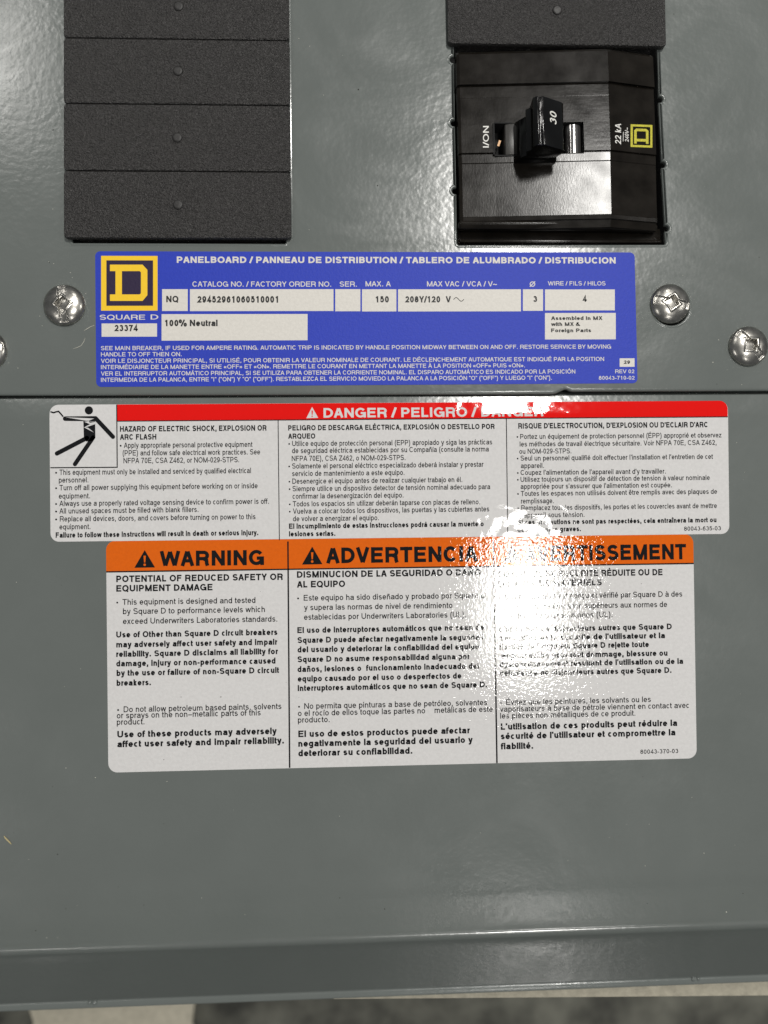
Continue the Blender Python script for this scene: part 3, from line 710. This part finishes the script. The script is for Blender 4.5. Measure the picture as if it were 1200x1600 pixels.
Wn.table('english_text', K, w0, sA, 150, 830, [('This equipment is designed and tested', 150, 906, 419, 33, 3, 121), ('by Square D to performance levels which', 153, 960, 472, 33, 3), ('exceed Underwriters Laboratories standards.', 153, 1030, 528, 33, 3),
 ('Use of Other than Square D circuit breakers', 115, 1031, 605, 34, 1), ('may adversely affect user safety and impair', 115, 1030, 661, 34, 1), ('reliability. Square D disclaims all liability for', 115, 1034, 715, 34, 1),
 ('damage, injury or non-performance caused', 115, 1020, 769, 34, 1), ('by the use or failure of non-Square D circuit', 117, 1040, 823, 34, 1), ('breakers.', 117, 312, 879, 34, 1),
 ('Do not allow petroleum based paints, solvents', 157, 1054, 1029, 33, 0, 126), ('or sprays on the non–metallic parts of this', 118, 936, 1064, 33, 0), ('product.', 118, 275, 1101, 33, 0),
 ('Use of these products may adversely', 121, 1027, 1173, 37, 1), ('affect user safety and impair reliability.', 121, 1068, 1228, 37, 1)])
Wn.table('spanish_header', K, w1, sB, 440, 830, [('ADVERTENCIA', 232, 1023, 168, 82, 2)])
Wn.table('spanish_heading', K, w0, sB, 440, 830, [('DISMINUCION DE LA SEGURIDAD O DAÑO', 80, 1038, 243, 34, 1), ('AL EQUIPO', 80, 331, 294, 34, 1)])
Wn.table('spanish_text', K, w0, sB, 440, 830, [('Este equipo ha sido diseñado y probado por Square D', 115, 1063, 362, 30, 3, 86), ('y supera las normas de nivel de rendimiento', 117, 890, 412, 30, 3), ('establecidas por Underwriters Laboratories (UL).', 117, 960, 462, 30, 3),
 ('El uso de interruptores automáticos que no sean de', 82, 1055, 531, 31, 1), ('Square D puede afectar negativamente la seguridad', 83, 1052, 583, 31, 1), ('del usuario y deteriorar la confiabilidad del equipo.', 83, 1040, 632, 31, 1),
 ('Square D no asume responsabilidad alguna por', 83, 980, 683, 31, 1), ('daños, lesiones o  funcionamiento inadecuado del', 83, 1028, 734, 31, 1), ('equipo causado por el uso o desperfectos de', 84, 937, 784, 31, 1),
 ('interruptores automáticos que no sean de Square D.', 84, 1070, 833, 31, 1),
 ('No permita que pinturas a base de petróleo, solventes', 118, 1071, 926, 30, 0, 91), ('o el rocío de ellos toque las partes no', 85, 748, 963, 30, 0), ('metálicas de este', 797, 1100, 947, 30, 0), ('producto.', 85, 250, 998, 30, 0),
 ('El uso de estos productos puede afectar', 87, 981, 1073, 34, 1), ('negativamente la seguridad del usuario y', 87, 996, 1123, 34, 1), ('deteriorar su confiabilidad.', 87, 681, 1173, 34, 1)])
Wn.table('french_header', K, w1, sC, 740, 830, [('AVERTISSEMENT', 258, 1078, 153, 80, 2)])
Wn.table('french_heading', K, w0, sC, 740, 830, [('POTENTIEL DE SÉCURITÉ RÉDUITE OU DE', 128, 958, 235, 33, 1), ('DOMMAGES MATÉRIELS', 128, 650, 282, 33, 1)])
Wn.table('french_text', K, w0, sC, 740, 830, [('Cet équipement est conçu et vérifié par Square D à des', 160, 1058, 345, 29, 3, 137), ('niveaux de performance supérieurs aux normes de', 162, 981, 397, 29, 3), ('Underwriters Laboratories (UL).', 162, 704, 444, 29, 3),
 ("L'utilisation de disjoncteurs autres que Square D", 130, 1005, 512, 30, 1), ("peut affecter la sécurité de l'utilisateur et la", 130, 971, 557, 30, 1), ("fiabilité de l'appareil. Square D rejette toute", 130, 889, 601, 30, 1),
 ('responsabilité pour tout dommage, blessure ou', 131, 983, 647, 30, 1), ("dysfonctionnement résultant de l'utilisation ou de la", 132, 1063, 690, 30, 1), ('défaillance de disjoncteurs autres que Square D.', 132, 1003, 735, 30, 1),
 ('Évitez que les peintures, les solvants ou les', 165, 899, 881, 29, 0, 140), ('vaporisateurs à base de pétrole viennent en contact avec', 134, 1092, 916, 29, 0), ('les pièces non-métalliques de ce produit.', 135, 820, 950, 29, 0),
 ("L'utilisation de ces produits peut réduire la", 138, 1033, 1007, 33, 1), ("sécurité de l'utilisateur et compromettre la", 138, 1024, 1055, 33, 1), ('fiabilité.', 138, 302, 1106, 33, 1), ('80043-370-03', 845, 1037, 1129, 22, 3)])
Wn.finish()

# ------------------------------------------------------------------ breaker
br = empty('circuit_breaker', 'black moulded circuit breaker with toggle switched on in the right opening', 'circuit breaker', (at(870, 230).x, at(870, 230).y, 0))
#   rows: (photo row at the left, level of the face)
rows = [(79.5, -4), (79.6, 3.0), (82.5, 4.9), (129.5, 5.6), (131.5, 4.5), (150.5, 4.65), (151.8, 4.55), (192, 4.9), (236.5, 5.3), (238.5, 4.5), (241.5, 4.5), (252.5, 4.45), (254.2, 4.2),
        (336.5, 4.1), (337.5, 4.0), (343.5, 3.8), (345, 3.2), (357, 2.2), (358.5, -2.5)]
cols = [(716.5, -5), (717.5, -2.4), (722, -1.8), (774, -1.1), (911, 1.0), (951, 1.6), (1010, -1.2), (1027.5, -2.0), (1029.5, -5)]
XS = [at(c, 230, 4.8).x for c, _ in cols]
YS = [at(870, r_, z).y for r_, z in rows]
vs = []
for j, (r_, z) in enumerate(rows):
    for i, (c, dzz) in enumerate(cols):
        lean = (j / len(rows)) * 1.3
        vs.append((XS[i] + (.35 if i > 4 else .6) * (j - 7) / 12, YS[j], z + dzz if z > -3 or True else z))
n = len(cols); fs = []
for j in range(len(rows) - 1):
    for i in range(n - 1):
        if i == 3 and j in (7, 8, 9): continue
        fs.append((j*n+i, j*n+i+1, (j+1)*n+i+1, (j+1)*n+i))
mesh('housing', vs, fs, HOUSE, br)
def face(x, y):
    """level of the breaker's face in its text zone"""
    def lerp(xs_, zs_, q):
        for a_, b_, za, zb in zip(xs_, xs_[1:], zs_, zs_[1:]):
            if min(a_, b_) <= q <= max(a_, b_): return za + (zb - za) * (q - a_) / (b_ - a_)
        return zs_[-1]
    return lerp(YS[6:9], [r_[1] for r_ in rows[6:9]], y) + lerp(XS, [c[1] for c in cols], x - .04) + .07
# lower ledge and side base of the housing
a, b = at(716, 358, -2.0), at(1036, 379.5, -2.0)
vs, fs = box(a.x, b.y, -14, b.x - .3, a.y + 1, -3.4); mesh('base', vs, fs, HOUSE, br, bevel=.3)
p, q = at(718, 373.5, -2.6), at(1034, 379.8, -2.6)
vs, fs = box(p.x, q.y, -6, q.x, p.y, -2.4); mesh('bottom_lip', vs, fs, HOUSE, br, bevel=.45)
a, b = at(713.5, 84, -2.0), at(1034, 340, -2.0)
vs, fs = box(a.x + .3, b.y, -14, b.x - .6, a.y, -4.6); mesh('side_body', vs, fs, HOUSE, br, bevel=.3)
# rounded lip under the face
p, q = at(717, 345, 3.2), at(1031, 358, 2.2)
rings = []
for x in (p.x, p.x + .9, at(952, 350, 3).x, q.x - .9, q.x):
    dzr = 0 if x < at(953, 350, 3).x else -2.6 * (x - at(952, 350, 3).x) / (q.x - at(952, 350, 3).x)
    e = .5 if x in (p.x, q.x) else 0
    rings.append([(x, p.y + .2 - e, -1 + dzr), (x, p.y + .2 - e, 2.9 - e + dzr), (x, p.y - .8, 3.25 - e + dzr), (x, q.y + 1.0, 2.7 - e + dzr), (x, q.y + e, 1.9 - e + dzr), (x, q.y + .3 + e, -1 + dzr)])
vs, fs = loft(rings); mesh('lip', vs, fs, HOUSE, br, bevel=.2)
# slot pocket
sx0, sx1 = XS[3] - .1, XS[4] + .1; sy0, sy1 = YS[10], YS[7]
vs, fs = box(sx0, sy0 - .2, -3.5, sx1, sy1 + .2, -3); 
for bx in ((sx0-.6, sy0, -3, sx0+.02, sy1, 4.2), (sx1-.02, sy0, -3, sx1+.6, sy1, 4.2), (sx0, sy1-.02, -3, sx1, sy1+.5, 4.2), (sx0, sy0-.5, -3, sx1, sy0+.02, 3.9)):
    v2, f2 = box(*bx); fs += [tuple(i + len(vs) for i in f) for f in f2]; vs += v2
mesh('slot_pocket', vs, fs, VOID, br)
# right glossy roller in the slot
def tube_y(x, z, r, y0, y1, n=28, sq=1.0):
    rings = []
    for y_, rr in ((y0, r*.9), (y0+.25, r), (y1-.25, r), (y1, r*.9)):
        rings.append([(x + rr*math.cos(2*math.pi*k/n), y_, z + rr*sq*math.sin(2*math.pi*k/n)) for k in range(n)])
    return loft(rings)
xa, xb = at(884.5, 215, 4.3).x, at(909.5, 215, 4.3).x
vs, fs = tube_y((xa+xb)/2, 2.6, (xb-xa)/2, YS[10] + .3, YS[7] - .3, sq=.75); mesh('slot_roller', vs, fs, GLOSS, br, smooth=True)
xa, xb = at(789, 215, 4.0).x, at(830, 215, 4.0).x
vs, fs = loft([[(x, y_, z) for (x, z) in ((xa, -2), (xa, 3.2), (xa+.35, 3.75), (xa+2.2, 4.1), (xb, 4.3), (xb, -2))] for y_ in (YS[10] + .15, YS[7] - .15)])
mesh('slot_shutter', vs, fs, mat('shutter_plastic', (.05, .048, .045), .3, var=.2, vscale=300), br, bevel=.08)
p = at(778, 224, 0)
vs, fs = box(0, 0, 0, .85, 2.4, .4); vs = [(p.x + v[0]*math.cos(.35) - (v[1]-1.2)*math.sin(-.35)*-1*-1, p.y + (v[1]-1.2)*math.cos(.35) + v[0]*math.sin(-.35), v[2]) for v in vs]
mesh('copper_contact', vs, fs, COPPER, br)
# toggle handle: three stacked blocks along the y axis
def block(xl_, xr_, yt_, yb_, zt, zb, prof_fn=None): pass
def Q(px, py, z): return at(px, py, z)
HZ = 19.0
yT, yB = at(850, 150, HZ).y, at(850, 226, HZ).y
def prof_ring(y_, sh=0):
    P = [(at(812, 200, 9).x, 9.0 - sh*0), (at(822, 190, 11).x, 11.0), (at(821, 180, 13.5).x, 13.6), (at(829, 170, 15).x, 15.2), (at(832, 165, 17).x, 17.4), (at(837.5, 165, HZ-.2).x, HZ-.3),
         (at(841, 165, HZ).x, HZ+.15), (at(844, 165, HZ).x, HZ-.35), (at(848, 165, HZ).x, HZ+.15), (at(851, 165, HZ).x, HZ-.1), (at(878, 190, HZ-3.6).x, HZ-3.7), (at(880.5, 190, HZ-4.5).x, HZ-4.6), (at(880, 200, HZ-6).x, HZ-6.2),
         (at(866, 220, 9).x, 9.0)]
    T_ = [at(812, 187, 9).y, at(822, 181, 11).y, at(821, 171, 13.6).y, at(829, 167, 15.2).y, at(833, 152.5, 17.4).y] if abs(y_ - yT) < 1e-6 else [y_]*5
    return [(x, T_[i] if i < 5 else y_, z) for i, (x, z) in enumerate(P)]
vs, fs = loft([prof_ring(yT), prof_ring(yB)])
def headz(x, y):
    xA, xB = at(851, 190, HZ).x, at(878, 190, HZ-3.6).x
    return HZ - .1 - 3.6 * (x - xA) / (xB - xA) + .07
hd = mesh('handle', vs, fs, HAND, br, bevel=.22)
ym0, ym1 = at(840, 191, 6).y, at(840, 247, 8).y
vs, fs = loft([[(at(804, 200, 5).x, ym0, z0_), (at(868, 200, 5).x, ym0, z0_), (at(868, 200, 5).x, ym1, z0_), (at(804, 200, 5).x, ym1, z0_)] for z0_ in (-2, 5.5)] +
              [[(at(812, 200, 9).x, at(812, 187, 9).y, 9.2), (at(866, 200, 9).x, at(812, 187, 9).y, 9.2), (at(866, 200, 9).x, yB + .8, 9.2), (at(812, 200, 9).x, yB + .8, 9.2)]])
mesh('handle_neck', vs, fs, HAND, br, bevel=.15)
U = Vector((1, 0, 0))
T((br, 'handle_marking'), '30', 869.6, None, 195.5, 11.5, WPR, headz, U, 3, 176.5, .12, True)
T((br, 'position_marking'), 'I/ON', 763.8, None, 230.6, 9.2, WPR, face, U, 3, 196.8, 0, True)
T((br, 'rating_marking'), '22 kA', 970.4, None, 226, 10.2, WPR, face, U, 3, 193.5, 0, True)
T((br, 'voltage_marking'), '240V~', 982.4, None, 222, 6.6, WPR, face, U, 0, 199.5, 0, True)
flush_text()
class FB(Sticker):
    def __init__(s): s.zf = face; s.t = br; s.lines = {}
fb = FB()
def rotl(x, y):      # upright square logo coordinates (75..310, 53..282) -> turned a quarter to the left
    u, v = (x - 75) / 235, (y - 53) / 229
    X = 985.3 + v * 34 + (1 - u) * .0; Y = 229.6 - u * 35.4 + v * 1.2
    return X, Y
def ringq(a, b, c, d): fb.poly('logo', YPR, [rotl(*a), rotl(*b), rotl(*c), rotl(*d)], .03)
ringq((75,53),(310,53),(288,76),(97,76)); ringq((310,53),(310,282),(288,260),(288,76)); ringq((310,282),(75,282),(97,260),(288,260)); ringq((75,282),(75,53),(97,76),(97,260))
D_logo(fb, 'logo', YPR, rotl, .03)
line(fb, WPR, 973.6, 221, 974.0, 206, .8, .03, 'voltage_bar')
fb.finish()

# ------------------------------------------------------------------ screws
def screw_mesh():
    R = 7.75; N, MR = 144, 64
    def h(x, y):
        r = math.hypot(x, y); t = r / R
        z = 3.3 * math.sqrt(max(0, 1 - (t*.985)**2)) ** 1.05 if t < 1 else 0
        z = min(z, 3.3)
        # slot, wider and rougher towards the rim, and a square socket
        s = min(1, max(0, (1.15 + .06*r - abs(x)) / .16)); 
        if r > 6.4: s *= max(0, (7.0 - r) / .6)
        cut = s * (1.15 - .06*r)
        q = max(abs(x + y), abs(x - y)) / math.sqrt(2) * 1.0
        c = min(1, max(0, (2.05 - q) / .2)); cut = max(cut, c * 2.3)
        rim = math.exp(-((q - 2.5) / .35)**2) * .18
        return max(z - cut + rim * (1 - c), .0)
    vs = [(0, 0, h(0, 0))]; fs = []
    for i in range(1, MR + 1):
        r = R * (i / MR) ** .95
        for k in range(N):
            a = 2*math.pi*k/N; x, y = r*math.cos(a), r*math.sin(a); vs.append((x*MM*1, y*MM, (h(x, y) + .35) * MM if i < MR else .3*MM))
    vs[0] = (0, 0, (h(0, 0) + .35) * MM)
    for k in range(N): vs.append((R*.97*math.cos(2*math.pi*k/N)*MM, R*.97*math.sin(2*math.pi*k/N)*MM, -.3*MM))
    for k in range(N): fs.append((0, 1+k, 1+(k+1) % N))
    for i in range(MR):
        for k in range(N): fs.append((1+i*N+k, 1+(i+1)*N+k, 1+(i+1)*N+(k+1) % N, 1+i*N+(k+1) % N))
    me = bpy.data.meshes.new('head'); me.from_pydata(vs, [], fs); me.materials.append(ZINC)
    for f in me.polygons: f.use_smooth = True
    me.update(); return me
def shank_mesh():
    me = bpy.data.meshes.new('shank'); n = 16
    vs = [(2.4*MM*math.cos(2*math.pi*k/n), 2.4*MM*math.sin(2*math.pi*k/n), z*MM) for z in (-12, -.4) for k in range(n)]
    me.from_pydata(vs, [], [(k, (k+1) % n, n+(k+1) % n, n+k) for k in range(n)]); me.materials.append(ZINC); return me
hm, sm = screw_mesh(), shank_mesh()
for px, py, ang, lab in ((101.5, 477.5, 4, 'domed zinc screw left of the blue rating label, slot upright'),
                         (1046, 475.5, 78, 'domed zinc screw right of the blue rating label with slot nearly level'),
                         (1168, 541.5, 42, 'domed zinc screw near the right edge with slot slanting'),
                         (-20.5, 548.5, 100, 'domed zinc screw cut off by the left edge of the photo')):
    p = at(px, py, 0); t = empty('cover_screw', lab, 'screw', (p.x, p.y, .02), 'zinc screws holding the upper plate')
    t.rotation_euler = (0, 0, math.radians(ang))
    for me in (hm, sm):
        o = bpy.data.objects.new('head' if me is hm else 'shank', me); col.objects.link(o); o.parent = t

# ------------------------------------------------------------------ dust, scratches, fibre
def specks(name, lst, m, label):
    vs, fs = [], []
    for (x, y, z, r) in lst:
        b = len(vs); k = 6; an = random.random() * 3; el = random.uniform(.6, 1)
        for i in range(k): a_ = an + 2*math.pi*i/k; rr = r * random.uniform(.7, 1.2); vs.append((x + rr*math.cos(a_), y + rr*el*math.sin(a_), z + .01))
        vs.append((x, y, z + r*.5))
        for i in range(k): fs.append((b+i, b+(i+1) % k, b+k))
    o = mesh(name, vs, fs, m); tag(o, label, 'dust', None, 'stuff'); return o
def plate_z(px, py):
    if py < 612: return 0.0, at(px, py, 0)
    p = atf(px, py, surf); return p.z, p
pale, dark = [], []
for (px, py) in ((84,412),(76,409),(110,426),(62,494),(66,509),(134,459),(315,1403),(73,1465),(90,1465),(568,1474),(483,359),(1067,430),(1123,531),(1114,566),(1136,578),(1159,601),(103,1200),(149,1215),(261,1221),(1100,1333),(1135,1425),(14,567),(28,575),(467,60),(484,72),(1008,1353),(45,1343)):
    z, p = plate_z(px, py); pale.append((p.x, p.y, z, random.uniform(.12, .24)))
for (px, py) in ((56,1454),(133,1479),(103,1420),(90,1335),(225,1414),(531,1403),(82,1229),(185,1386),(225,1414),(601,1420),(773,1421),(1011,1412),(1161,1396),(862,1451),(790,1380),(895,1452),(83,203),(77,410),(1186,402),(1053,22),(560,140),(590,290),(1120,600)):
    z, p = plate_z(px, py); dark.append((p.x, p.y, z, random.uniform(.14, .34)))
random.seed(11)
for _ in range(150):
    px, py = random.uniform(0, 1200), random.uniform(0, 1430)
    if (95 < px < 460 and py < 385) or (695 < px < 1045 and py < 390) or (145 < px < 1000 and 388 < py < 608) or (75 < px < 1142 and 624 < py < 850) or (160 < px < 1092 and 830 < py < 1210) or 598 < py < 650: continue
    if any(math.hypot(px-a_, py-b_) < 40 for a_, b_ in ((102,477),(1046,475),(1168,541),(-20,548))): continue
    z, p = plate_z(px, py); (pale if random.random() < .6 else dark).append((p.x, p.y, z, random.uniform(.06, .15)))
specks('pale_dust', pale, DUST, 'pale dust specks scattered over the grey painted plates')
specks('dark_grit', dark, GRIT, 'tiny dark grit specks scattered over the grey painted plates')
lab_spk = []
for (px, py) in ((407,924),(345,1089),(283,1089),(256,1187),(467,1090),(417,745),(1002,912),(447,1066),(700,1160),(430,1000)):
    p = atf(px, py, up(surf, .12)); lab_spk.append((p.x, p.y, p.z, random.uniform(.12, .25)))
specks('label_specks', lab_spk, mat('speck_grey', (.22, .2, .2), .6, var=.1), 'small grey specks printed or stuck on the white warning label')
def strand(name, pts, r, m, label, cat):
    rings = []
    P3 = [plate_z(*q)[1] for q in pts]
    for i, p in enumerate(P3):
        d = (P3[min(i+1, len(P3)-1)] - P3[max(i-1, 0)]).normalized(); s_ = Vector((-d.y, d.x, 0))
        rr = r * (.4 if i in (0, len(P3)-1) else 1)
        rings.append([tuple(p + s_*rr*math.cos(2*math.pi*k/6) + Vector((0, 0, rr + rr*math.sin(2*math.pi*k/6)))) for k in range(6)])
    vs, fs = loft(rings); o = mesh(name, vs, fs, m, smooth=True); tag(o, label, cat); return o
strand('straw_fibre', [(6.5,1306),(9,1309),(12,1312),(15,1315),(18,1319)], .28, FIBRE, 'short straw-coloured fibre lying on the lower plate at the far left', 'fibre')
strand('pale_scratch', [(148,508),(141,511),(136,514),(131,517)], .10, DUST, 'pale scratch on the upper plate between screw and blue label', 'fibre')  # a scratch in the coating, drawn as a thin raised tube
strand('curved_scratch', [(133,528),(131,534),(127,540),(121,543),(114,545)], .08, DUST, 'thin pale scratch curving beside the lower left corner of the blue label', 'fibre')  # second scratch, likewise a thin tube laid on the plate

# ------------------------------------------------------------------ what lies beyond the flange
ZG = -300
vs, fs = box(-900, -900, ZG - 5, 900, 700, ZG); tag(mesh('floor', vs, fs, FLOOR), None, None, None, 'structure')
def slab(name, px, z, dep, m, label, cat):
    P4 = [at(*q, z) for q in px]; rings = [[(p.x, p.y, zz) for p in P4] for zz in (z - dep, z)]
    vs, fs = loft(rings); o = mesh(name, vs, fs, m, bevel=.8); tag(o, label, cat); return o
slab('pale_board', [(520, 1562.5), (1300, 1556), (1300, 1380), (520, 1400)], -30, 4, BOARD, 'pale speckled board edge showing beyond the flange at lower right', 'board')
slab('cardboard_scrap', [(20, 1660), (330, 1660), (300, 1600), (305, 1560), (270, 1500), (90, 1490), (40, 1560), (52, 1600)][::-1], -275, 3, BOARD, 'blurred beige cardboard scrap below the flange at lower left', 'cardboard')
